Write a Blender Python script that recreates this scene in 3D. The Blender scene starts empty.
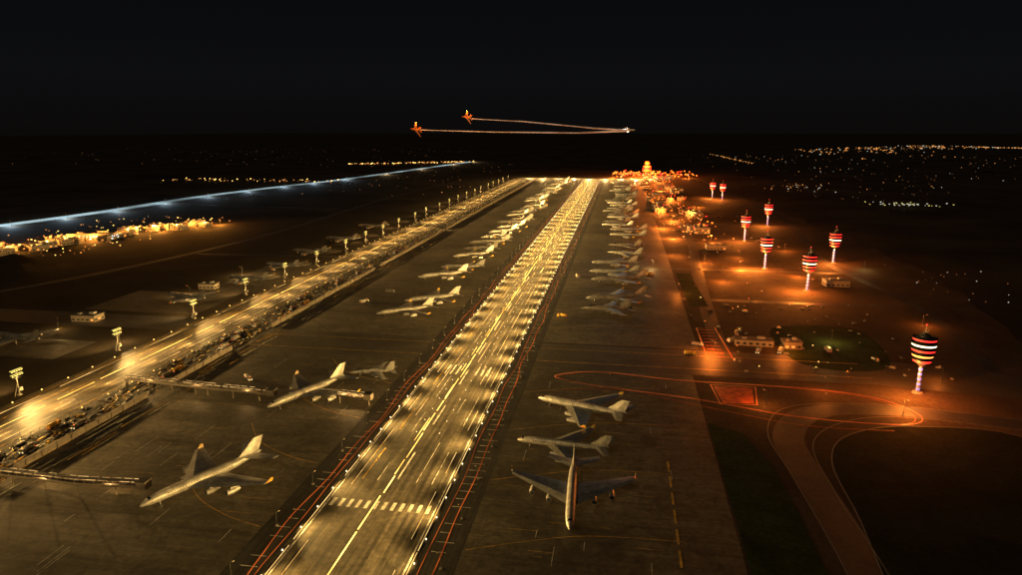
import bpy, math, random
from mathutils import Vector, Matrix, noise
random.seed(11)
R=random.random
def U(a,b): return a+(b-a)*random.random()
col=bpy.context.scene.collection

# ------------------------------------------------------------ materials
def newmat(name):
    m=bpy.data.materials.new(name); m.use_nodes=True
    nt=m.node_tree; b=nt.nodes['Principled BSDF']
    return m,nt,b
def nz(nt,scale,detail=4,rough=0.55,vec=None,dist=0):
    n=nt.nodes.new('ShaderNodeTexNoise'); n.inputs['Scale'].default_value=scale
    n.inputs['Detail'].default_value=detail; n.inputs['Roughness'].default_value=rough
    n.inputs['Distortion'].default_value=dist
    if vec: nt.links.new(vec,n.inputs['Vector'])
    return n.outputs['Fac']
def ramp(nt,fac,a,b,ca,cb):
    r=nt.nodes.new('ShaderNodeValToRGB'); e=r.color_ramp.elements
    e[0].position=a; e[1].position=b; e[0].color=(*ca,1); e[1].color=(*cb,1)
    nt.links.new(fac,r.inputs[0]); return r.outputs[0]
def mul(nt,a,b,f=1.0,mode='MULTIPLY'):
    m=nt.nodes.new('ShaderNodeMix'); m.data_type='RGBA'; m.blend_type=mode
    m.inputs[0].default_value=f
    for s,i in ((a,6),(b,7)):
        if isinstance(s,tuple): m.inputs[i].default_value=(*s,1)
        else: nt.links.new(s,m.inputs[i])
    return m.outputs[2]
def objvec(nt,scale=None):
    t=nt.nodes.new('ShaderNodeTexCoord'); o=t.outputs['Object']
    if scale:
        mp=nt.nodes.new('ShaderNodeMapping'); mp.inputs['Scale'].default_value=scale
        nt.links.new(o,mp.inputs['Vector']); o=mp.outputs[0]
    return o
def bump(nt,b,fac,strength=0.3,dist=0.05):
    n=nt.nodes.new('ShaderNodeBump'); n.inputs['Strength'].default_value=strength
    n.inputs['Distance'].default_value=dist
    nt.links.new(fac,n.inputs['Height']); nt.links.new(n.outputs[0],b.inputs['Normal'])
def surface(name,c1,c2,rough=0.6,patch=0.02,streak=True,slabs=0,spec=0.5):
    m,nt,b=newmat(name); v=objvec(nt)
    base=ramp(nt,nz(nt,patch,5,0.6,v,0.6),0.35,0.68,c1,c2)
    base=mul(nt,base,ramp(nt,nz(nt,0.45,4,0.7,v),0.3,0.75,(0.5,0.5,0.5),(1.3,1.3,1.3)))
    if streak:
        vs=objvec(nt,(0.6,0.012,1)); base=mul(nt,base,ramp(nt,nz(nt,1.0,4,0.65,vs),0.36,0.62,(0.4,0.4,0.4),(1.4,1.35,1.25)))
        base=mul(nt,base,ramp(nt,nz(nt,0.05,6,0.75,v,1.0),0.35,0.6,(0.55,0.55,0.55),(1.15,1.15,1.15)))
    if slabs:
        br=nt.nodes.new('ShaderNodeTexBrick'); br.offset=0.0
        br.inputs['Scale'].default_value=1.0; br.inputs['Mortar Size'].default_value=0.08
        br.inputs['Brick Width'].default_value=slabs; br.inputs['Row Height'].default_value=slabs
        br.inputs['Color1'].default_value=(1.0,1.0,1.0,1); br.inputs['Color2'].default_value=(0.93,0.93,0.93,1)
        br.inputs['Mortar'].default_value=(0.7,0.7,0.7,1)
        nt.links.new(v,br.inputs['Vector']); base=mul(nt,base,br.outputs['Color'])
        base=mul(nt,base,ramp(nt,nz(nt,0.09,6,0.75,v,1.5),0.3,0.55,(0.35,0.35,0.35),(1.1,1.1,1.1)))
        vs=objvec(nt,(0.02,0.35,1)); base=mul(nt,base,ramp(nt,nz(nt,1.0,5,0.7,vs,.8),0.35,0.6,(0.6,0.6,0.6),(1.12,1.1,1.05)))
    nt.links.new(base,b.inputs['Base Color'])
    rr=nt.nodes.new('ShaderNodeMapRange'); rr.inputs[3].default_value=rough-0.15; rr.inputs[4].default_value=rough+0.18
    nt.links.new(nz(nt,0.12,4,0.6,v),rr.inputs[0]); nt.links.new(rr.outputs[0],b.inputs['Roughness'])
    b.inputs['Specular IOR Level'].default_value=spec
    bump(nt,b,nz(nt,1.2,5,0.7,v),0.4,0.08)
    return m
def plain(name,c,rough=0.5,metal=0.0,var=0.25,scale=0.6):
    m,nt,b=newmat(name); v=objvec(nt)
    lo=tuple(x*(1-var) for x in c); hi=tuple(min(1,x*(1+var)) for x in c)
    nt.links.new(ramp(nt,nz(nt,scale,5,0.6,v),0.35,0.65,lo,hi),b.inputs['Base Color'])
    b.inputs['Roughness'].default_value=rough; b.inputs['Metallic'].default_value=metal
    return m
def jetpaint(name,c):
    m,nt,b=newmat(name); v=objvec(nt)
    base=ramp(nt,nz(nt,.35,5,.65,v),.35,.65,tuple(x*.65 for x in c),tuple(x*1.2 for x in c))
    br=nt.nodes.new('ShaderNodeTexBrick'); br.inputs['Scale'].default_value=1; br.inputs['Mortar Size'].default_value=.05
    br.inputs['Brick Width'].default_value=3.1; br.inputs['Row Height'].default_value=2.3
    br.inputs['Color1'].default_value=(1.05,1.05,1.05,1); br.inputs['Color2'].default_value=(.78,.78,.78,1); br.inputs['Mortar'].default_value=(.3,.3,.3,1)
    nt.links.new(v,br.inputs['Vector']); base=mul(nt,base,br.outputs['Color'],.8)
    nt.links.new(base,b.inputs['Base Color']); b.inputs['Roughness'].default_value=.38; b.inputs['Metallic'].default_value=.3
    return m
def emit(name,c,s):
    m,nt,b=newmat(name)
    b.inputs['Base Color'].default_value=(*[x*0.3 for x in c],1)
    b.inputs['Emission Color'].default_value=(*c,1); b.inputs['Emission Strength'].default_value=s
    try: m.cycles.emission_sampling='NONE'
    except Exception: pass
    return m
def emit_patchy(name,c,s,sc=0.05,lo=.12):
    m=emit(name,c,s); nt=m.node_tree; b=nt.nodes['Principled BSDF']
    r=nt.nodes.new('ShaderNodeMapRange'); r.inputs[1].default_value=0.38; r.inputs[2].default_value=0.62
    r.inputs[3].default_value=s*lo; r.inputs[4].default_value=s*1.3
    nt.links.new(nz(nt,sc,3,0.6,objvec(nt)),r.inputs[0]); nt.links.new(r.outputs[0],b.inputs['Emission Strength'])
    return m

M_ground=surface('dark_earth',(0.026,0.021,0.014),(0.075,0.058,0.038),0.9,0.006,False,0,0.1)
M_dirt=surface('dry_dirt',(0.034,0.025,0.016),(0.10,0.067,0.04),0.85,0.012,False,0,0.2)
M_run=surface('runway_asphalt',(0.06,0.055,0.044),(0.12,0.105,0.08),0.5,0.02,True,0,0.5)
M_shoulder=surface('shoulder_asphalt',(0.02,0.019,0.018),(0.045,0.041,0.036),0.7,0.03,True)
M_apron=surface('apron_concrete',(0.065,0.056,0.042),(0.17,0.147,0.105),0.62,0.012,False,15)
M_taxi=surface('taxiway_asphalt',(0.06,0.052,0.04),(0.13,0.11,0.08),0.55,0.02,True)
M_cross=surface('cross_taxiway_asphalt',(0.045,0.04,0.032),(0.10,0.085,0.062),0.6,0.015,False)
M_road=surface('road_asphalt',(0.035,0.032,0.03),(0.07,0.064,0.056),0.6,0.02,False)
M_grass=surface('grass_field',(0.02,0.032,0.012),(0.045,0.062,0.022),0.95,0.05,False,0,0.1)
M_infield=surface('dark_infield_grass',(0.012,0.015,0.008),(0.03,0.034,0.018),0.95,0.03,False,0,0.1)
M_white=plain('white_paint',(0.5,0.48,0.42),0.5,0,0.55,0.25)
M_yellow=plain('yellow_paint',(0.5,0.3,0.05),0.5,0,0.55,0.25)
M_redp=plain('red_paint',(0.4,0.08,0.03),0.6,0,0.5,0.25)
M_conc=plain('concrete',(0.22,0.2,0.17),0.8)
M_steel=plain('galvanised_steel',(0.3,0.3,0.29),0.45,0.6)
M_dark=plain('dark_metal',(0.05,0.05,0.05),0.5,0.3)
M_tyre=plain('tyre_rubber',(0.02,0.02,0.02),0.8)
M_glass=plain('cockpit_glass',(0.015,0.02,0.025),0.08)
M_jet=jetpaint('jet_grey_paint',(0.30,0.295,0.28))
M_jet2=jetpaint('jet_pale_paint',(0.38,0.375,0.36))
M_orangejet=plain('orange_jet_paint',(0.75,0.2,0.03),0.4)
M_roof=plain('roof_sheet',(0.09,0.08,0.07),0.6)
M_wall=plain('building_wall',(0.17,0.145,0.115),0.7)
M_trw=plain('truck_white_paint',(0.5,0.48,0.43),0.4)
M_try=plain('truck_yellow_paint',(0.5,0.3,0.04),0.4)
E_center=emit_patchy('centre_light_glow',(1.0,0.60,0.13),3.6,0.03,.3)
E_line=emit_patchy('line_light_glow',(1.0,0.68,0.24),1.4,0.04)
E_bridge=emit_patchy('bridge_strip_glow',(1.0,0.62,0.22),1.1,.15,.2)
E_white=emit('warm_white_lamp',(1.0,0.8,0.45),4)
E_yel=emit('yellow_lamp',(1.0,0.62,0.15),4)
E_ylgreen=emit('floodlight_glow',(0.8,0.72,0.2),1.0)
E_or=emit('orange_lamp',(1.0,0.2,0.02),3.2)
E_orb=emit('orange_beacon',(1.0,0.17,0.015),1.7)
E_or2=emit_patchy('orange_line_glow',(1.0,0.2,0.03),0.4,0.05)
E_red=emit('red_neon',(1.0,0.025,0.02),2.2)
E_pink=emit('pink_neon',(1.0,0.05,0.12),1.7)
E_amber=emit('amber_neon',(1.0,0.4,0.08),2.2)
E_blue=emit('blue_lamp',(0.3,0.35,1.0),.8)
E_cool=emit('cool_white_lamp',(0.7,0.9,1.0),2.2)
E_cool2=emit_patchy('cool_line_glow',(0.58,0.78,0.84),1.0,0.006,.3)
E_win=emit('lit_window',(1.0,0.33,0.06),1.5)
E_city=emit('city_lamp_orange',(1.0,0.4,0.1),1.2)
E_cityw=emit('city_lamp_white',(0.9,0.95,0.8),0.8)
E_cityd=emit('city_lamp_dim',(1.0,0.45,0.18),0.22)

# ------------------------------------------------------------ mesh builder
class MB:
    def __init__(s): s.v=[];s.f=[];s.m=[];s.mats=[];s.sm=[]
    def mi(s,m):
        if m not in s.mats: s.mats.append(m)
        return s.mats.index(m)
    def add(s,vs,fs,m,smooth=False):
        o=len(s.v); s.v+= [tuple(x) for x in vs]; k=s.mi(m)
        for f in fs: s.f.append([i+o for i in f]); s.m.append(k); s.sm.append(smooth)
    def box(s,c,d,m,rot=0,taper=1.0):
        x,y,z=c;a,b,h=d[0]/2,d[1]/2,d[2]/2; cs,sn=math.cos(rot),math.sin(rot); vs=[]
        for zz,t in ((-h,1),(h,taper)):
            for xx,yy in ((-a,-b),(a,-b),(a,b),(-a,b)):
                xx*=t;yy*=t; vs.append((x+xx*cs-yy*sn,y+xx*sn+yy*cs,z+zz))
        s.add(vs,[(0,3,2,1),(4,5,6,7),(0,1,5,4),(1,2,6,5),(2,3,7,6),(3,0,4,7)],m)
    def beam(s,p,q,r,m,r2=None,n=6,smooth=True):
        p=Vector(p);q=Vector(q); r2=r if r2 is None else r2
        d=(q-p).normalized(); a=d.orthogonal().normalized(); b=d.cross(a); vs=[]
        for c,rr in ((p,r),(q,r2)):
            for i in range(n):
                t=2*math.pi*i/n; vs.append(c+a*math.cos(t)*rr+b*math.sin(t)*rr)
        fs=[(i,(i+1)%n,n+(i+1)%n,n+i) for i in range(n)]
        s.add(vs,fs,m,smooth and n>6); s.add(vs,[tuple(range(n))[::-1],tuple(range(n,2*n))],m)
    def loft(s,rings,m,smooth=True,caps=True):
        n=len(rings[0]); vs=[p for r in rings for p in r]; fs=[]
        for k in range(len(rings)-1):
            for i in range(n): fs.append((k*n+i,k*n+(i+1)%n,(k+1)*n+(i+1)%n,(k+1)*n+i))
        s.add(vs,fs,m,smooth)
        if caps: s.add(rings[0],[tuple(range(n))[::-1]],m); s.add(rings[-1],[tuple(range(n))],m)
    def poly(s,pts,z,m): s.add([(x,y,z) for x,y in pts],[tuple(range(len(pts)))],m)
    def rect(s,x0,x1,y0,y1,z,m): s.poly([(x0,y0),(x1,y0),(x1,y1),(x0,y1)],z,m)
    def strip(s,pts,w,z,m,closed=False):
        P=[Vector((p[0],p[1])) for p in pts]; n=len(P); vs=[]
        for i in range(n):
            a=P[i-1] if (i>0 or closed) else P[i]; b=P[(i+1)%n] if (i<n-1 or closed) else P[i]
            t=(b-a).normalized(); nn=Vector((-t.y,t.x))
            vs.append((P[i].x+nn.x*w/2,P[i].y+nn.y*w/2,z)); vs.append((P[i].x-nn.x*w/2,P[i].y-nn.y*w/2,z))
        fs=[(2*i+1,2*i+3,2*i+2,2*i) for i in range(n-1)]
        if closed: fs.append((2*n-1,1,0,2*n-2))
        s.add(vs,fs,m)
    def mesh(s,name):
        me=bpy.data.meshes.new(name); me.from_pydata(s.v,[],s.f)
        for m in s.mats: me.materials.append(m)
        me.polygons.foreach_set('material_index',s.m); me.polygons.foreach_set('use_smooth',s.sm); me.update()
        return me
    def obj(s,name,loc=(0,0,0),rz=0,parent=None): return place(s.mesh(name),name,loc,rz,parent)
def place(me,name,loc=(0,0,0),rz=0,parent=None,sc=1):
    o=bpy.data.objects.new(name,me); o.location=loc; o.rotation_euler=(0,0,rz); o.scale=(sc,sc,sc)
    col.objects.link(o)
    if parent: o.parent=parent
    return o
def smooth_path(P,k=8,closed=False):
    out=[];n=len(P)
    rng=range(n) if closed else range(n-1)
    for i in rng:
        g=(lambda j:P[j%n]) if closed else (lambda j:P[max(0,min(n-1,j))])
        p0,p1,p2,p3=g(i-1),g(i),g(i+1),g(i+2)
        for j in range(k):
            t=j/k
            out.append(tuple(0.5*((2*p1[a])+(-p0[a]+p2[a])*t+(2*p0[a]-5*p1[a]+4*p2[a]-p3[a])*t*t+(-p0[a]+3*p1[a]-3*p2[a]+p3[a])*t**3) for a in (0,1)))
    if not closed: out.append(tuple(P[-1][:2]))
    return out
LC={}
def lamp(kind,c,power,rad=0.6,cone=130,blend=1.0):
    k=(kind,c,round(power),rad,cone)
    if k not in LC:
        l=bpy.data.lights.new('lamp_light',kind); l.color=c; l.energy=power; l.shadow_soft_size=rad
        if kind=='SPOT': l.spot_size=math.radians(cone); l.spot_blend=blend
        LC[k]=l
    return LC[k]
def put_light(data,loc,parent=None,target=None,name='lamp_light'):
    o=bpy.data.objects.new(name,data); o.location=loc
    if target is not None: o.rotation_euler=(Vector(target)-Vector(loc)).to_track_quat('-Z','Y').to_euler()
    col.objects.link(o)
    if parent: o.parent=parent
    return o

# ------------------------------------------------------------ ground
g=MB(); xs=[-16000,-8000,-4000,-2000,-1000,-500,0,500,1000,2000,4000,8000,16000]; ys=[-3000,-1000,0,500,1000,1500,2000,3000,4500,7000,11000,18000,30000]
for i in range(len(xs)-1):
    for j in range(len(ys)-1): g.rect(xs[i],xs[i+1],ys[j],ys[j+1],0,M_ground)
g.obj('ground')
d=MB(); P=smooth_path([(145,40),(320,120),(365,400),(420,800),(400,1200),(350,1700),(270,2300),(120,2300),(135,1500),(130,700)],14,True)
P=[(x+22*noise.noise(Vector((x*.02,y*.02,0))) if x>180 else x,y) for x,y in P]
d.poly(P,0.02,M_dirt); d.obj('dirt_field')
a=MB(); a.rect(-172,-40,60,420,0.04,M_apron); a.rect(-172,-40,470,2120,0.04,M_apron); a.obj('left_apron')
a=MB(); a.rect(40,141,60,418,0.04,M_apron); a.rect(40,150,470,2120,0.04,M_apron); a.obj('right_apron')
a=MB(); a.rect(-40,-26,60,2150,0.05,M_shoulder); a.rect(26,40,60,2150,0.05,M_shoulder); a.obj('runway_shoulder')
a=MB(); a.rect(-26,26,60,2150,0.06,M_run); a.obj('runway')
a=MB(); a.rect(-243,-197,40,2149,0.06,M_taxi); a.obj('parallel_taxiway')
a=MB(); a.rect(-197,-172,40,2120,0.05,M_shoulder); a.obj('service_strip')
a=MB(); a.rect(-172,-40,420,470,0.055,M_cross); a.rect(40,250,418,468,0.055,M_cross)
a.poly([(250,418),(400,395),(400,440),(250,468)],0.055,M_cross); a.obj('cross_taxiway')
a=MB(); a.rect(-600,-243,455,490,0.04,M_road); a.rect(-300,-243,580,720,0.03,M_apron); a.rect(-420,-280,380,420,0.03,M_apron)
a.rect(-360,-255,500,570,0.03,M_apron); a.obj('outer_apron')
a=MB(); a.rect(-240,230,2150,2200,0.07,M_taxi); a.obj('end_taxiway')
a=MB()
a.strip(smooth_path([(-700,300),(-500,520),(-420,900),(-430,1500),(-380,2100)],8),10,.035,M_road)
a.strip([(-900,1300),(-430,1250),(-243,1260)],9,.028,M_road); a.strip([(-425,760),(-243,770)],8,.045,M_road)
a.obj('outer_road')

# infield grass and service roads at right
a=MB(); a.poly([(153,737),(168,737),(171,595),(155,591)],0.066,M_grass); a.obj('grass_verge')
a=MB(); a.poly(smooth_path([(212,534),(275,540),(268,452),(214,450)],6,True),0.062,M_grass); a.obj('grass_infield')
a=MB(); a.poly([(142,345),(158,335),(166,300),(168,260),(168,60),(142,60)],0.05,M_grass); a.obj('grass_strip')
inf=smooth_path([(194,150),(191,270),(196,318),(215,345),(250,358),(300,348),(330,250),(300,120)],8,True)
a=MB(); a.poly(inf,0.06,M_infield); a.strip(inf,0.5,0.07,M_conc,True); a.obj('dark_infield')
a=MB()
a.strip(smooth_path([(181,60),(182,220),(180,290),(180,335),(200,368),(240,378),(300,370),(400,350)],8),15,0.045,M_road)
a.strip(smooth_path([(174,60),(175,220),(172.5,290),(171,340),(190,375),(240,386),(300,377),(400,357)],8),0.4,0.075,M_conc)
a.strip(smooth_path([(188,60),(189,220),(187,280),(190,328),(212,357),(245,369),(300,362),(400,343)],8),0.4,0.075,M_conc)
a.obj('perimeter_road')
a=MB()
a.strip(smooth_path([(165,470),(170,620),(180,800),(190,1000),(185,1400),(180,2150)],8),12,0.05,M_road)
a.strip(smooth_path([(330,442),(350,620),(330,840),(370,1200),(360,1600),(330,2200)],8),9,0.048,M_road)
for yy,x1 in ((620,330),(760,345),(975,360),(1140,370),(1560,350)):
    a.strip([(151,yy),(x1,yy+U(-15,15))],9,0.035,M_road)
a.obj('service_road')

# ------------------------------------------------------------ markings
m=MB()
for x in (-23,23): m.rect(x-.3,x+.3,60,2149,0.085,M_white)
for x in (-15.5,-8.5,9,16): 
    y=260
    while y<2090:
        L=U(10,45); m.rect(x-.14,x+.14,y,y+L,0.085,M_white if x>-10 else M_yellow); y+=L+U(14,50)
y=262
while y<2120: m.rect(-.4,.4,y,y+26,0.08,M_white); y+=58
for k in range(12):
    x=-20.5+k*3.7; m.rect(x-.75,x+.75,237,243,0.085,M_white)
for k in range(3):
    for sx in (-1,1): m.rect(sx*(6.3+k*3.6)-.5,sx*(6.3+k*3.6)+.5,395,412,0.09,M_white)
m.obj('runway_marking')
m=MB()
y=120
while y<2120:
    w=U(4,8)
    if R()<.8: m.rect(29,29+w,y,y+.4,0.07,M_white)
    if R()<.65: m.rect(-29-U(3,7),-29,y,y+.4,0.07,M_white)
    y+=6.2
m.obj('shoulder_marking')
m=MB()
for x in (-239,-201): m.rect(x-.3,x+.3,60,2148,0.085,M_yellow)
for x in (-229,-224,-216,-211): 
    y=100
    while y<2080: 
        L=U(12,60); m.rect(x-.22,x+.22,y,y+L,0.085,M_yellow if x<-220 else M_white); y+=L+U(8,26)
m.rect(-172,-41,431,431.5,0.075,M_yellow); m.rect(-172,-41,458,458.5,0.075,M_yellow)
m.rect(41,250,429,429.6,0.075,M_yellow); m.rect(41,250,456,456.6,0.075,M_yellow)
for yy in list(range(230,420,52))+list(range(520,2100,55)):
    m.strip(smooth_path([(-41,yy-12),(-60,yy-6),(-80,yy+6),(-95,yy+25)],6),0.35,0.06,M_yellow)
    m.strip(smooth_path([(41,yy-14),(60,yy-6),(85,yy+2),(120,yy+4)],6),0.35,0.06,M_yellow)
for y0 in range(190,300,14): m.rect(118,119,y0,y0+10,0.068,M_yellow)
for k in range(60):
    x=U(-165,-50); y=U(150,415); L=U(4,18)
    if R()<.5: m.rect(x,x+.25,y,y+L,.062,M_white)
    else: m.rect(x,x+L,y,y+.25,.064,M_yellow)
for k in range(50):
    x=U(45,125); y=U(150,415); L=U(3,12)
    if R()<.5: m.rect(x,x+.25,y,y+L,.062,M_white)
    else: m.rect(x,x+L,y,y+.25,.064,M_yellow)
m.obj('taxiway_marking')

def wob(x,y0,y1,st,amp):
    return [(x+amp*noise.noise(Vector((yy*.02,x,0)))*2,yy) for yy in range(y0,y1,st)]
m=MB()
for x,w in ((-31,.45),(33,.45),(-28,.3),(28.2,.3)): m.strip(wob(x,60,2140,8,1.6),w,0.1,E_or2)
m.obj('runway_edge_light_line')
m=MB()
loop=smooth_path([(57,404),(83,414),(132,407),(202,405),(240,396),(256,374),(243,359),(191,361),(141,377),(84,389),(62,396)],6,True)
m.strip(loop,.7,0.1,E_or2,True)
loop2=[(x*.97+4,y*.985+5) for x,y in loop]
m.strip(loop2,.4,0.11,M_redp,True)
m.strip(smooth_path([(62,380),(100,384),(140,368),(190,350),(235,350)],6),0.5,0.12,M_redp)
m.obj('taxiway_guide_line')
m=MB()
for P in ([(154,525),(168,528),(171,449),(154,449)],[(150,402),(176,402),(172,374),(152,372)]):
    m.strip(P,.9,0.13,E_or2,True)
m.poly([(151.5,400),(174,400),(170.5,375.5),(153.5,374)],0.09,M_redp)
for k in range(9): m.rect(156,166,456+k*8,458+k*8,0.1,M_redp)
m.obj('work_area_marking')

# ------------------------------------------------------------ runway lights
m=MB()
def rods(m,x,w,y0,y1,a,b,ga,gb,mat,h=0.08,j=0):
    y=y0
    while y<y1:
        L=min(U(a,b),y1-y+1); xx=x+U(-j,j); m.box((xx,y+L/2,0.1+h/2),(w,L,h),mat); y+=L+U(ga,gb)
rods(m,-2.5,.5,60,2145,8,34,1,4,E_center,j=.45)
rods(m,-3.8,.25,300,2145,6,30,5,30,E_center,j=.7)
rods(m,3.2,.25,420,2145,20,60,5,20,E_line,j=.5)
rods(m,-12,.2,330,2145,20,80,8,30,E_line,j=.5)
rods(m,12.5,.2,380,2145,20,80,8,30,E_line,j=.5)
rods(m,-24.2,.25,60,2145,30,90,1,6,E_line,j=.1)
rods(m,24.2,.22,60,2145,30,90,1,6,E_line,j=.1)
rods(m,19.5,.16,150,2145,20,60,10,40,E_line)
rods(m,-18.5,.16,180,2145,20,60,10,50,E_line)
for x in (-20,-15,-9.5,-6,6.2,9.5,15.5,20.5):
    rods(m,x,.4,U(700,900),2145,6,30,8,40,E_center if abs(x)<12 else E_line,j=.5)  # extra glowing strips added to brighten the far runway
for y in range(70,2140,15):
    for x in (-25,25): m.box((x,y,.3),(.4,.4,.4),E_white)
    if y>300:
        for x in (-6,6): m.box((x+U(-.1,.1),y,.16),(.3,.3,.12),E_white)
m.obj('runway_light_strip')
m=MB()
rods(m,-236,.3,60,2150,20,70,4,16,E_line,j=.4); rods(m,-206,.3,60,2150,20,70,4,16,E_line,j=.4)
rods(m,-221,.35,60,2150,20,70,2,10,E_center,j=.6)
for y in range(70,2140,20):
    for x in (-242,-198): m.box((x,y,.35),(.45,.45,.5),E_yel)
m.obj('taxiway_light_strip')
def fill_lamp_mesh():
    b=MB(); b.box((0,0,.15),(1,1,.3),M_conc); b.beam((0,0,.3),(0,0,6),.09,M_dark,.06,8)
    b.beam((0,0,5.9),(0.9,0,6.4),.06,M_dark); b.box((1.1,0,6.5),(.6,.8,.22),M_dark); b.box((1.15,0,6.36),(.5,.7,.06),E_yel)
    return b.mesh('runway_fill_lamp')
EL=fill_lamp_mesh()
for sx,y in ((-1,60),(1,76)):
    while y<2140:
        t=max(0,min(1,(y-250)/900)); pw=round(330000*(1+2.8*t)/10000)*10000
        o=place(EL,'runway_fill_lamp',(sx*35,y,0),0 if sx<0 else math.pi)  # posts with spots, added to light the runway surface
        put_light(lamp('SPOT',(1.0,.60,.17),pw,.2,112),(1.3,0,6.1),o,(36,0,16.0))
        y+=32 if y<1000 else 46
y=80
while y<2130:
    o=place(EL,'taxiway_fill_lamp',(-197.6,y,0),math.pi)  # second lamp row, added to fill in light on the taxiway
    put_light(lamp('SPOT',(1.0,.56,.15),round(190000*(1+1.2*min(1,y/1400))/10000)*10000,.2,116),(1.3,0,6.1),o,(36,0,14.0))
    y+=38 if y<1000 else 56

# ------------------------------------------------------------ floodlight masts along parallel taxiway
def mast_mesh():
    b=MB(); b.box((0,0,.4),(2,2,.8),M_conc); b.beam((0,0,.8),(0,0,15),.32,M_steel,.2,8)
    for z in (12,14.6):
        b.box((0,0,z),(.3,7.5,.3),M_steel)
        for k in range(5):
            yy=-3.2+k*1.6; b.box((.5,yy,z+.35),(.7,1.1,.9),M_dark); b.box((.9,yy,z+.35),(.08,.95,.75),E_ylgreen); b.box((-.0,yy,z+.95),(.9,1.0,.2),E_ylgreen)
    b.box((0,0,10.6),(1.8,4,.12),M_steel); b.box((1.2,0,4),(1.4,2,2),M_steel)
    for k in range(4): b.beam((.9,-2+k*1.33,10.6),(.9,-2+k*1.33,11.5),.04,M_steel)
    b.beam((-3,0,0.1),(0,0,8),.12,M_steel); b.beam((0,-3,0.1),(0,0,8),.12,M_steel)
    return b.mesh('floodlight_mast')
MM=mast_mesh()
my=[190,250,321,404,488,570,646,719,803,875,940,1015,1096]+list(range(1170,2130,80))
for y in my:
    f=1 if y<1000 else 1.7
    o=place(MM,'floodlight_mast',(-248+U(-2,2),y,0))
    put_light(lamp('SPOT',(1.0,.56,.15),round(300000*f),.3,130),(1.6,0,14.5),o,(34,0,17))
    put_light(lamp('SPOT',(1.0,.60,.2),round(450000*f),.3,50),(1.6,0,15.4),o,(125,0,2))
    put_light(lamp('SPOT',(1.0,.6,.2),60000,.3,110),(-1,0,14.8),o,(-45,0,0))

# ------------------------------------------------------------ jets
def ring(y,rx,rz,zc,n=16,pw=1.0,xc=0):
    return [Vector((xc+rx*math.cos(2*math.pi*i/n),y,zc+rz*math.sin(2*math.pi*i/n))) for i in range(n)]
def wing(b,root,tip,mat,th=.5):
    for sx in (1,-1):
        rs=[]
        for t in (0,.5,1):
            x,l,e,z=[root[i]+(tip[i]-root[i])*t for i in range(4)]; h=th*(1-.75*t)
            c=l-e; rs.append([Vector((sx*x,l,z)),Vector((sx*x,l-c*.3,z+h)),Vector((sx*x,l-c*.7,z+h*.7)),Vector((sx*x,e,z)),Vector((sx*x,l-c*.6,z-h*.4))])
        b.loft(rs,mat,False)
def gear(b,x,y,z,dual=True):
    b.beam((x,y,0.7),(x,y,z),.22,M_steel)
    for s in (-.5,.5): b.beam((x+s-.22,y,.72),(x+s+.22,y,.72),.72,M_tyre,n=12)
def fighter(paint,name):
    b=MB()
    st=[(25,.12,.12,3.9),(23.5,.5,.5,3.9),(20.5,1.05,1.1,4),(17,1.5,1.6,4.2),(13,1.85,2.0,4.4),(9,2.1,2.1,4.4),(4,2.9,1.9,4.3),(-4,3.1,1.8,4.3),(-12,3.0,1.7,4.3),(-18,2.8,1.5,4.3),(-21.5,2.5,1.2,4.3)]
    b.loft([ring(*s) for s in st],paint)
    b.beam((0,25,3.9),(0,28,3.9),.08,M_steel)
    b.loft([ring(18.2,.1,.1,5.6,10),ring(17,.8,.9,5.7,10),ring(15,1.05,1.35,5.9,10),ring(12.5,.9,1.1,5.9,10),ring(10,.3,.4,6,10)],M_glass)
    for sx in (1,-1):
        b.loft([[Vector((sx*x,y,z)) for x,z in ((1.9,5.2),(3.6,5.2),(3.6,2.7),(2.1,2.7))] for y in (9.5,0)],paint,False)
        b.box((sx*2.85,9.52,4),(1.4,.06,2.1),M_dark)
        b.loft([ring(-17,1.35,1.3,4.2,12,xc=sx*1.6),ring(-23.5,1.1,1.05,4.2,12,xc=sx*1.6)],M_dark)
        rs=[]
        for t in (0,.5,1):
            x=2.6+2.2*t;z=5+7.0*t;l=-11.5-6.8*t;e=-20.5-2*t;h=.3*(1-.7*t)
            rs.append([Vector((sx*x,l,z)),Vector((sx*x+h,(l+e)/2,z)),Vector((sx*x,e,z)),Vector((sx*x-h,(l+e)/2,z))])
        b.loft(rs,paint,False)
        for px,py in ((9,-2),(15,-6)):
            b.box((sx*px,py,3.75),(.3,4,.9),paint)
            b.loft([ring(py+5,.05,.05,3,8,xc=sx*px),ring(py+3.5,.45,.45,3,8,xc=sx*px),ring(py-3,.45,.45,3,8,xc=sx*px),ring(py-4.5,.1,.1,3,8,xc=sx*px)],M_jet2)
        b.beam((sx*26,-8,4.1),(sx*26,-15,4.1),.28,M_jet2)
        gear(b,sx*3.6,-6,3.5)
    wing(b,(2.5,6,-8,4.4),(26,-10,-13.5,4.1),paint,.75)
    wing(b,(2.6,-15,-22,4.2),(12,-22,-25.2,4.1),paint,.4)
    wing(b,(2,14,4,4.6),(3.6,7,4,4.5),paint,.3)
    gear(b,0,14,3.5); b.box((0,-2,6.2),(1.1,14,.5),M_jet2)
    return b.mesh(name)
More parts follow.
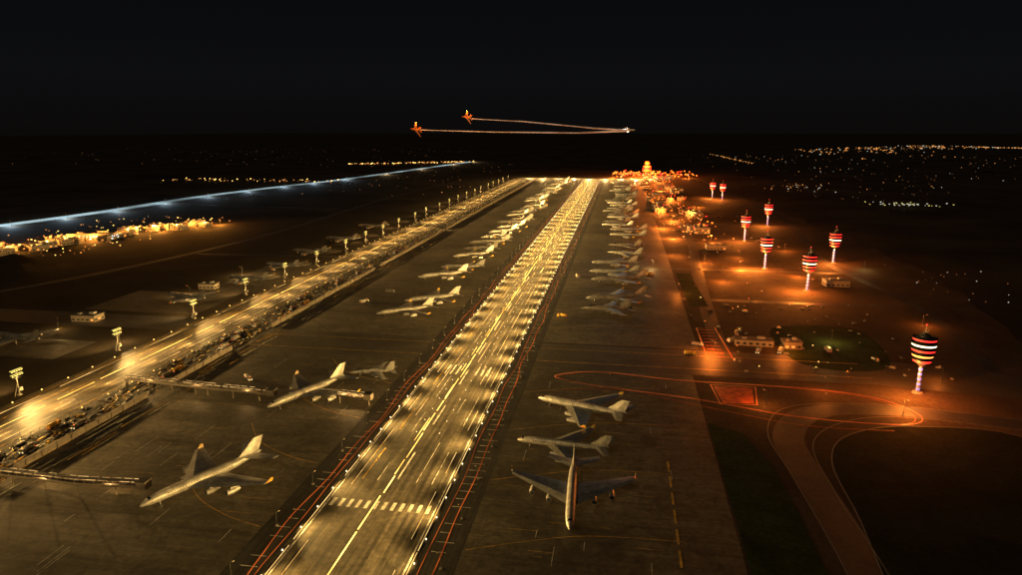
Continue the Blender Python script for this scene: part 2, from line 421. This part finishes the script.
def transport(paint,name):
    b=MB()
    st=[(29,.15,.15,4.2),(28,.75,.75,4.3),(25.5,1.5,1.55,4.6),(22,1.95,2.05,4.9),(14,2.15,2.25,5),(-6,2.15,2.25,5),(-14,1.8,1.9,5.3),(-21,1.15,1.2,5.9),(-27,.35,.35,6.5)]
    b.loft([ring(*s) for s in st],paint)
    b.box((0,25.2,6.0),(2.1,1.4,.7),M_glass,taper=.7)
    for sx in (1,-1):
        for k in range(24): b.box((sx*2.11,18-k*1.25,5.7),(.1,.45,.5),M_glass)
        for ex,ey in ((9.5,3.6),(17,-1.2)):
            b.loft([ring(ey+2.6,1.15,1.15,2.9,12,xc=sx*ex),ring(ey,1.3,1.3,2.9,12,xc=sx*ex),ring(ey-3.6,.75,.75,2.9,12,xc=sx*ex)],M_jet2)
            b.loft([ring(ey+2.66,.95,.95,2.9,12,xc=sx*ex),ring(ey+2.3,.85,.85,2.9,12,xc=sx*ex)],M_dark)
            b.box((sx*ex,ey-1.4,4.1),(.35,4,1.2),paint)
        gear(b,sx*3.3,-4,3.6)
        b.beam((sx*.2,-18,7),(sx*.2,-10,6.9),.2,paint)
        b.box((sx*27.3,-12.5,5.6),(.3,.4,.3),E_red if sx<0 else E_ylgreen)
    wing(b,(1.8,11,-7,4.3),(27,-10,-14.4,5.2),paint,.9)
    wing(b,(.8,-17.5,-25.5,6.2),(12,-25,-29,6.6),paint,.4)
    for sx in (1,-1):
        b.loft([[Vector((sx*27,-11,5.2)),Vector((sx*27.1,-14.2,5.2)),Vector((sx*27.2,-14.2,5.3))],[Vector((sx*27.6,-13,7)),Vector((sx*27.6,-14.6,7)),Vector((sx*27.7,-14.6,7))]],M_try,False)
    rs=[]
    for t in (0,.5,1):
        z=7+6.8*t;l=-15.5-8.5*t;e=-26-3*t;h=.35*(1-.6*t)
        rs.append([Vector((0,l,z)),Vector((h,(l+e)/2,z)),Vector((0,e,z)),Vector((-h,(l+e)/2,z))])
    b.loft(rs,paint,False)
    gear(b,0,21,3.4)
    return b.mesh(name)
F1=fighter(M_jet,'fighter_jet'); F2=fighter(M_jet2,'fighter_jet'); T1=transport(M_jet2,'transport_aircraft'); T2=transport(M_jet,'transport_aircraft')
def jet(me,x,y,dx,dy,sc=1.0): return place(me,me.name.split('.')[0],(x,y,.06),math.atan2(-dx,dy),None,sc)
jet(T1,77,257,.04,-1,.97)
jet(T2,70,300,-1,.12,.8)
jet(T1,76,346,-.93,.36,.93)
jet(T1,-79,243,-.45,-.89,.98)
jet(T2,-80,344,-.42,-.9,.98)
jet(F2,-57,386,-.9,-.3,.6)
for i,(x,y) in enumerate([(84,562),(92,600),(94,678),(88,712),(88,766),(100,830),(100,890),(104,976)]+[(U(84,106),1030+k*48) for k in range(22)]):
    jet(random.choice((F1,T2,T1,T1,T2)),x,y,-1,U(-.35,.4),U(.85,1.0))
for i,(x,y) in enumerate([(-81,528),(-70,572),(-86,670),(-76,716),(-80,789),(-80,838),(-79,885)]+[(U(-92,-70),940+k*50) for k in range(23)]):
    jet(random.choice((F1,T1,T2,T1)),x,y,random.choice((-1,-.9,-.6)),U(-.7,-.1),U(.85,1.0))
for x,y,dx,dy in ((-290,540,-.9,.3),(-335,408,-.9,.2),(-275,619,-.9,.2),(-275,690,-.8,.3),(-285,780,-.9,.2),(-285,880,-1,.2),(-290,1010,-1,.2)):
    jet(T2,x,y,dx,dy,.9)

# ------------------------------------------------------------ boarding bridges / covered walkways
def bridge(P,name='boarding_bridge'):
    b=MB()
    for i in range(len(P)-1):
        p=Vector((*P[i],0)); q=Vector((*P[i+1],0)); L=(q-p).length; r=math.atan2(q.y-p.y,q.x-p.x); c=(p+q)/2
        b.box((c.x,c.y,4.6),(L,2.4,.3),M_roof,r)
        n=Vector((-math.sin(r),math.cos(r),0)); nn=max(2,int(L/5))
        for k in range(nn):
            t=p.lerp(q,(k+.5)/nn); b.box((t.x,t.y,7.2),(L/nn*.82,2.2,.18),M_roof,r)
            b.box((t.x,t.y,7.0),(L/nn*.98,.3,.16),M_dark,r)
        for s in (-1,1):
            e=c+n*1.2*s; b.box((e.x,e.y,5.1),(L,.1,.7),M_wall,r)
            for k in range(nn):
                t=p.lerp(q,(k+.5)/nn)+n*1.35*s
                if R()<.9: b.box((t.x,t.y,7.25),(L/nn*U(.6,.95),.2,.14),E_bridge,r)
        for k in range(int(L/4)+1):
            t=p.lerp(q,k/max(1,int(L/4)))
            for s in (-1,1): b.beam(t+n*1.1*s+Vector((0,0,4.7)),t+n*1.1*s+Vector((0,0,7.1)),.07,M_steel)
            if k%4==0: b.beam(t,t+Vector((0,0,4.45)),.35,M_wall,n=8)
    q=P[-1]; b.box((q[0],q[1],5.8),(4.2,4.2,3.2),M_wall); b.box((q[0],q[1],7.6),(4.6,4.6,.3),M_roof)
    o=b.obj(name)
    for k in range(3):
        t=Vector((*P[0],0)).lerp(Vector((*P[-1],0)),(k+.5)/3); put_light(lamp('POINT',(1,.55,.18),2200,.12),(t.x,t.y,6.5),o)
    return o
bridge([(-196,232),(-130,229),(-100,231)]); bridge([(-196,343),(-140,338),(-98,335)]); bridge([(-60,340),(-42,338)])

# ------------------------------------------------------------ service strip: kerb wall + clutter
w=MB()
for y0,y1 in ((60,222),(242,330),(352,418),(474,700),(720,1000),(1020,1400),(1420,2100)):
    w.box((-173,(y0+y1)/2,1.6),(1.2,y1-y0,3.2),M_wall)
    for k in range(int((y1-y0)/9)): w.box((-172.2,y0+5+k*9,1.5),(.5,.7,3.0),M_wall)
w.obj('retaining_wall')
def truck(paint,kind):
    b=MB(); b.box((0,0,.8),(2.3,8,.35),M_dark); b.box((0,3,1.8),(2.4,2,1.9),paint,taper=.86); b.box((0,3.72,2.2),(1.9,.5,.7),M_glass,taper=.9)
    if kind==0: b.box((0,-1.2,2.2),(2.5,5.4,2.5),paint)
    elif kind==1:
        b.loft([ring(1.3,.9,.9,2.1,12),ring(1,1.15,1.15,2.1,12),ring(-3.7,1.15,1.15,2.1,12),ring(-4,.9,.9,2.1,12)],paint)
    else:
        b.box((0,-1.2,1.15),(2.4,5.4,.25),M_steel)
        for k in range(3): b.box((0,-3+k*1.8,2.0),(1.6,1.4,1.3),M_wall)
    for yy in (2.8,-1.5,-3):
        for s in (-1,1): b.beam((s*1.0,yy,.5),(s*1.3,yy,.5),.5,M_tyre,n=10)
    for s in (-.8,.8): b.box((s,4.02,1.1),(.3,.08,.25),E_white); b.box((s,-4.02,1.1),(.3,.08,.2),E_red)
    b.box((0,2.9,2.85),(.5,.25,.15),E_or)
    return b.mesh('service_truck')
TR=[truck(M_jet,0),truck(M_try,1),truck(M_jet,1),truck(M_try,2),truck(M_jet,2)]
def trk(x,y,r=None): place(random.choice(TR),'service_truck',(x,y,.06),U(0,6.28) if r is None else r)
for k in range(26): trk(U(-194,-177),U(200,900),random.choice((0,math.pi))+U(-.1,.1))
for x,y in ((143,457),(190,470),(205,472),(238,480),(-130,365),(48,540),(126,720),(-130,560),(-120,600),(50,700),(182,512),(200,498),(150,480),(176,492)): trk(x,y)
c=MB()
for k in range(4200):
    y=150+1950*R()**1.7; x=U(-196,-174); s=U(.2,1.0)
    c.box((x,y,.06+s*.35),(s*U(.4,1.6),s*U(.8,6),s*.7),random.choice((M_wall,M_steel,M_roof,M_wall,M_try,M_dark)),U(-.08,.08),U(.7,1))
    if R()<.05: c.box((x,y,s*.7+.3),(.22,.22,.2),E_yel)
for k in range(300):
    x=U(-196,-172) if R()<.5 else U(-171,-155); y=150+800*R()**1.3; L=U(5,26)
    c.box((x,y,.12),(.22,L,.1),random.choice((M_yellow,M_white,M_steel)),U(-.03,.03))
c.obj('cargo_stack')
c=MB()
for k in range(170):
    y=U(425,620) if R()<.5 else U(600,1300); x=U(150,300); s=U(.4,1.5)
    c.box((x,y,.06+s*.35),(s*U(.6,3),s*U(.6,3),s*.7),random.choice((M_dark,M_steel,M_roof,M_wall,M_dark,M_wall)),U(-.5,.5),U(.7,1))
    if R()<.2: c.box((x,y,s*.7+.4),(.4,.4,.35),random.choice((E_yel,E_or,E_or)))
c.obj('storage_yard')
f=MB()
for y in range(60,2120,5):
    f.beam((-196.5,y,0),(-196.5,y,2.2),.1,M_steel,n=4)
for z in (.9,1.6,2.2): f.box((-196.5,1090,z),(.08,2060,.12),M_steel)
f.obj('steel_fence')

# ------------------------------------------------------------ beacon towers at right
def tower_mesh(v):
    b=MB(); n=20
    b.beam((0,0,0),(0,0,.8),3,M_conc,2.6,16)
    b.beam((0,0,.8),(0,0,18),1.0,M_steel,.75,12)
    for k in range(5):
        z=2+k*3.1
        b.beam((0,0,z),(0,0,z+1.3),1.12,E_blue,1.08,12)
    b.beam((0,0,17),(0,0,19),1,M_dark,3.2,n); b.beam((0,0,19),(0,0,36),3.2,M_dark,2.6,n)
    cols=(E_red,E_amber,E_red,E_white,E_red) if v==0 else (E_red,E_red,E_white,E_red,E_red)
    rad=(4.8,5.5,6.1,6.4,6.2)
    for k in range(5):
        z=19.2+k*3.3; r=rad[k]
        b.beam((0,0,z),(0,0,z+.8),r*.72,M_dark,r,n)
        b.beam((0,0,z+.8),(0,0,z+1.9),r,cols[k],r*1.02,n)
        b.beam((0,0,z+1.9),(0,0,z+2.15),r+.55,M_dark,r+.55,n)
        b.beam((0,0,z+2.15),(0,0,z+2.7),r*.8,M_dark,r*.6,n)
    b.beam((0,0,35.6),(0,0,37),3.4,M_dark,1.2,n)
    b.beam((0,0,37),(0,0,42),.2,M_steel,.05); b.beam((0,0,42),(0,0,42.6),.4,E_red,n=8)
    b.beam((1.5,.5,35.5),(1.5,.5,39.5),.1,M_steel); b.beam((-1.3,-.5,35.5),(-1.3,-.5,38.5),.1,M_steel)
    return b.mesh('beacon_tower')
TW=[tower_mesh(0),tower_mesh(1)]
for i,(x,y) in enumerate([(268,408),(271,671),(337,824),(252,775),(263,974),(325,1138),(311,1558),(295,1601)]):
    o=place(TW[0 if i==0 else 1],'beacon_tower',(x,y,0),0,None,1.0 if i else .98)
    put_light(lamp('POINT',(1,.25,.03),(90000 if i==0 else 170000),.5),(-9,-8,16),o)
    put_light(lamp('POINT',(1,.04,.03),9000,.4),(0,-9,16.5),o)

# street lamps
def street_lamp_mesh():
    b=MB(); b.box((0,0,.2),(.9,.9,.4),M_conc); b.beam((0,0,.4),(0,0,9),.16,M_dark,.09,8); b.beam((0,0,8.9),(1.8,0,9.5),.08,M_dark)
    b.box((2.2,0,9.5),(1.3,.5,.25),M_dark); b.box((2.2,0,9.34),(1.1,.45,.1),E_or); return b.mesh('street_lamp')
SL=street_lamp_mesh()
def slamp(x,y,pw=14000,c=(1,.22,.025)):
    o=place(SL,'street_lamp',(x,y,0),U(0,6.28)); put_light(lamp('POINT',c,pw,.3),(2.2,0,8.8),o)
for x,y,p in ((160,463,40000),(210,470,18000),(247,372,18000),(215,398,9000),(290,430,8000),(150,640,14000),(200,700,50000),(225,770,130000),(190,800,60000),(160,840,60000),(235,840,30000),(280,735,60000),(215,950,90000),(170,980,140000),(160,1080,180000),(180,1180,200000),(165,1280,200000),(215,1240,120000),(170,1400,220000),(200,1500,220000),(165,1620,240000),(190,1760,240000),(160,1900,240000),(200,2050,240000),(240,1400,90000),(330,560,14000),(300,900,30000),(120,2230,300000),(60,2240,260000),(240,2240,260000),(300,2260,200000)):
    slamp(x,y,p)
slamp(246,500,6000,(1,.7,.18)); slamp(176,372,9000,(1,.25,.03)); slamp(130,760,9000,(1,.6,.2)); slamp(360,790,5000,(.9,.8,.3))
slamp(-262,420,12000,(1,.6,.2)); slamp(-330,440,9000,(1,.6,.2)); slamp(-300,560,12000,(1,.6,.2)); slamp(-300,650,12000,(1,.6,.2))

# ------------------------------------------------------------ buildings
def building(x,y,w,dp,h,rz=0,name='terminal_building',lit=.4,wm=None):
    b=MB(); wm=wm or E_win
    b.box((0,0,h/2),(w,dp,h),M_wall); b.box((0,0,h+.25),(w+.8,dp+.8,.5),M_roof)
    b.box((w*.2,dp*.1,h+1.2),(w*.2,dp*.3,1.4),M_steel); b.box((-w*.25,-dp*.15,h+1),(w*.12,dp*.2,1),M_steel)
    fl=max(1,int(h/3.5))
    for k in range(fl):
        z=1.9+k*3.4
        for s in (-1,1):
            n=max(2,int(w/4))
            for i in range(n): b.box((-w/2+(i+.5)*w/n,s*(dp/2+.03),z),(w/n*.5,.08,1.4),wm if R()<lit else M_glass)
            n=max(2,int(dp/4))
            for i in range(n): b.box((s*(w/2+.03),-dp/2+(i+.5)*dp/n,z),(.08,dp/n*.5,1.4),wm if R()<lit else M_glass)
    return b.obj(name,(x,y,0),rz)
for k in range(34):
    y=U(1000,2300); building(U(152,240),y,U(8,22),U(12,30),U(4,10),U(-.1,.1),'terminal_building',.5)
for x,y,w,dp,h in ((190,489,26,9,4),(215,486,12,10,5),(305,700,22,14,6),(215,900,24,16,6),(-330,470,20,12,5),(-300,590,16,10,5)):
    building(x,y,w,dp,h,U(-.1,.1),'service_building',.12)
b=MB(); b.beam((0,0,0),(0,0,34),4,M_conc,3,16); b.beam((0,0,34),(0,0,40),7,M_glass,8,16); b.beam((0,0,40),(0,0,41.5),8.5,M_roof,8,16); b.beam((0,0,41.5),(0,0,48),9,E_orb,6,12)
b.beam((0,0,30),(0,0,34),13,E_orb,13,16); b.beam((0,0,16),(0,0,21),15,E_orb,15,16); b.beam((0,0,23),(0,0,28),14,E_red,14,16)
for k in range(10):
    t=k*math.pi/5; b.beam((13*math.cos(t),13*math.sin(t),0),(13*math.cos(t),13*math.sin(t),16),.8,M_conc)
o=b.obj('control_tower',(172,2330,0)); put_light(lamp('POINT',(1,.16,.015),3200000,1),(0,-30,40),o)
for k in range(9):
    x=-200+k*48; slamp(x,2165+U(-4,4),340000,(1,.6,.2))

# ------------------------------------------------------------ left town and highway
for k in range(34):
    t=R(); x=-690+120*t+U(-25,25); y=730+300*t+U(-70,40)
    building(x,y,U(10,24),U(10,20),U(4,9),U(-.5,.5),'warehouse',.2)
building(-640,845,60,22,9,.35,'airport_terminal',.7,E_cool)
for k in range(20):
    t=k/19; o=place(SL,'street_lamp',(-710+150*t+U(-12,12),705+320*t+U(-30,30),0),U(0,6)); put_light(lamp('POINT',(1,.36,.05),90000,.4),(2.2,0,8.8),o)
hw=smooth_path([(-1000,600),(-935,780),(-890,940),(-866,1150),(-864,1437),(-820,1720),(-765,2006),(-700,2600),(-634,3254)],10)
a=MB(); a.strip(hw,40,0.05,M_road); a.obj('highway')
a=MB()
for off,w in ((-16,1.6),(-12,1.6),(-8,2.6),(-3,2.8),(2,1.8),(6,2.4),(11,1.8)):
    a.strip([(x+off,y) for x,y in hw],w,.3,E_cool2)  # traffic light streaks drawn as glowing strips over the road
a.obj('highway_light_streak')
for i in range(0,len(hw),5):
    x,y=hw[i]; o=place(SL,'street_lamp',(x+23,y,0),math.pi); put_light(lamp('POINT',(.6,.82,1) if y<2200 else (1,.7,.35),70000,.5),(2.2,0,8.8),o)

# ------------------------------------------------------------ distant city lights
def hz(x,y):
    return 42*max(0,1-((y-5200)/1100)**2)*(.55+.45*noise.noise(Vector((x*.0011,y*.0011,2)))) * max(0,min(1,(x-700)/800))
h=MB(); NX,NY=50,16; vs=[];fs=[]
for j in range(NY+1):
    for i in range(NX+1):
        x=600+i*110; y=4100+j*140; vs.append((x,y,hz(x,y)-.3))
for j in range(NY):
    for i in range(NX): q=j*(NX+1)+i; fs.append((q,q+1,q+NX+2,q+NX+1))
h.add(vs,fs,M_ground,True); h.obj('hills')
L=MB()
def dot(x,y,s,mat,z=None):
    zz=hz(x,y)+5 if z is None else z
    L.box((x,y,zz),(s,s,s*.7),mat)
def cm(): return random.choice((E_city,E_city,E_city,E_cityw,E_cityd,E_cityd))
for k in range(420):
    x=1250+2200*R()**.9; cx=x+60*math.sin(x*.013); y=4600+900*(x-1300)/1600+random.gauss(0,200); dot(cx,y,U(1.5,6.5),cm())
for k in range(40):
    t=k/40; dot(620+40*t+U(-9,9),4411-1240*t+U(-20,20),U(1.5,4),E_city,6)
for k in range(240):
    y=1500+3000*R(); x=400+ (y-1300)*.42*R()*1.6+U(0,250); dot(x,y,U(.5,2.0)*y/2400,random.choice((cm(),E_cityd)),6)
for k in range(34): dot(random.gauss(545,35),random.gauss(1855,50),U(1,2.2),random.choice((E_cityw,E_city,E_cityd)),7)
for k in range(44): dot(random.gauss(655,32),random.gauss(1454,20),U(1,2.1),random.choice((E_cityw,E_cityw,E_ylgreen)),7)
for k in range(25): dot(U(380,480),U(600,800),U(.3,.7),random.choice((E_cityd,E_cityd,E_cityw)),5)
for k in range(80): dot(U(-1250,-720),U(1840,1960),U(1,2.6),random.choice((E_city,E_city,E_cityd,E_yel)),5)
for k in range(120): 
    t=R(); dot(-1100+500*t+U(-20,20),2860+300*t+U(-60,60),U(1.5,4.5),random.choice((E_city,E_city,E_yel)),6)
for k in range(150): dot(U(-760,-540),U(690,1060),U(.5,1.3),random.choice((E_city,E_yel,E_cityd)),U(3,8))
for k in range(60): dot(U(-700,-300),U(1500,3000),U(.8,2),E_cityd,4)
for k in range(220): dot(U(145,235),U(950,2350),U(.8,2.4),random.choice((E_or,E_or,E_city,E_red)),U(4,12))
for k in range(130): dot(U(60,330),U(2210,2420),U(2,6),random.choice((E_or,E_or,E_red,E_orb)),U(4,14))
for k in range(120):
    x=-1800-2500*R() if R()<.3 else U(-2600,-900); dot(x,U(2600,5200),U(1,2.4),E_cityd,6)
L.obj('city_lights')

# ------------------------------------------------------------ flying aircraft with glowing light trails
FO=fighter(M_orangejet,'flying_jet')
def flying(x,y,z,rot,sc,me=FO,c=(1,.35,.08),pw=26000):
    o=place(me,'flying_jet',(x,y,z),0,None,sc); o.rotation_euler=rot
    put_light(lamp('POINT',c,pw,.3),(0,-18,24),o); put_light(lamp('POINT',c,pw,.3),(-30,-10,0),o); return o  # unseen lamps added beside the jet to light it
flying(-173,868,150,(math.radians(10),math.radians(62),math.radians(72)),.38,FO,(1,.4,.1),14000)
flying(-108,879,165.5,(math.radians(10),math.radians(62),math.radians(72)),.34,FO,(1,.4,.1),14000)
flying(101,1014,149,(0,math.radians(-20),math.radians(-95)),.34,F2,(1,.9,.8),30000)
tm=emit_patchy('trail_glow',(1.0,.6,.34),.27,.03,.4)  # glow of the light streaks, put into the tube material
def trail(P,r0,r1,name='light_trail'):
    b=MB(); n=len(P)
    Q=[Vector(p) for p in P]; pts=[]
    for i in range(n-1):
        for j in range(14): pts.append(Q[i].lerp(Q[i+1],j/14))
    pts.append(Q[-1]); rs=[]
    for k,p in enumerate(pts):
        t=k/(len(pts)-1); r=(r0+(r1-r0)*t)*(1+.25*noise.noise(p*.05)); 
        rs.append([p+Vector((0,math.cos(a*math.pi/4)*r,math.sin(a*math.pi/4)*r)) for a in range(8)])
    b.loft(rs,tm); b.obj(name)
trail([(-166,870,150),(-80,905,147.5),(30,965,146),(101,1014,149)],.35,1.3)
trail([(-102,880,164),(-40,915,161),(50,985,152.5),(97,1012,149.5)],.35,1.2)

# ------------------------------------------------------------ world, fill sun, camera
w=bpy.data.worlds.new('World'); bpy.context.scene.world=w; w.use_nodes=True; nt=w.node_tree
bg=nt.nodes['Background']; tc=nt.nodes.new('ShaderNodeTexCoord'); sp=nt.nodes.new('ShaderNodeSeparateXYZ'); nt.links.new(tc.outputs['Generated'],sp.inputs[0])
r=nt.nodes.new('ShaderNodeValToRGB'); e=r.color_ramp.elements; e[0].position=0.0; e[0].color=(.0036,.0030,.0028,1); e[1].position=.32; e[1].color=(.0014,.0017,.0024,1)
k=e.new(.07); k.color=(.0042,.0043,.0052,1)
nt.links.new(sp.outputs['Z'],r.inputs[0]); nt.links.new(r.outputs[0],bg.inputs['Color']); bg.inputs['Strength'].default_value=1.0
s=bpy.data.lights.new('fill_sun','SUN'); s.energy=.22; s.angle=math.radians(.5); s.color=(1,.76,.44)  # warm sun lamp added as fill for the aprons
so=bpy.data.objects.new('fill_sun',s); so.rotation_euler=(math.radians(38),math.radians(-22),0); col.objects.link(so)
cd=bpy.data.cameras.new('camera'); cd.sensor_width=36; cd.lens=36*681/1022; cd.clip_end=60000; cd.clip_start=1
co=bpy.data.objects.new('camera',cd); co.location=(93,0,150); co.rotation_euler=(math.radians(90)-math.atan(157.5/681),0,math.radians(9.2)); col.objects.link(co)
bpy.context.scene.camera=co
sc=bpy.context.scene; sc.view_settings.view_transform='Standard'; sc.view_settings.look='None'; sc.view_settings.exposure=0
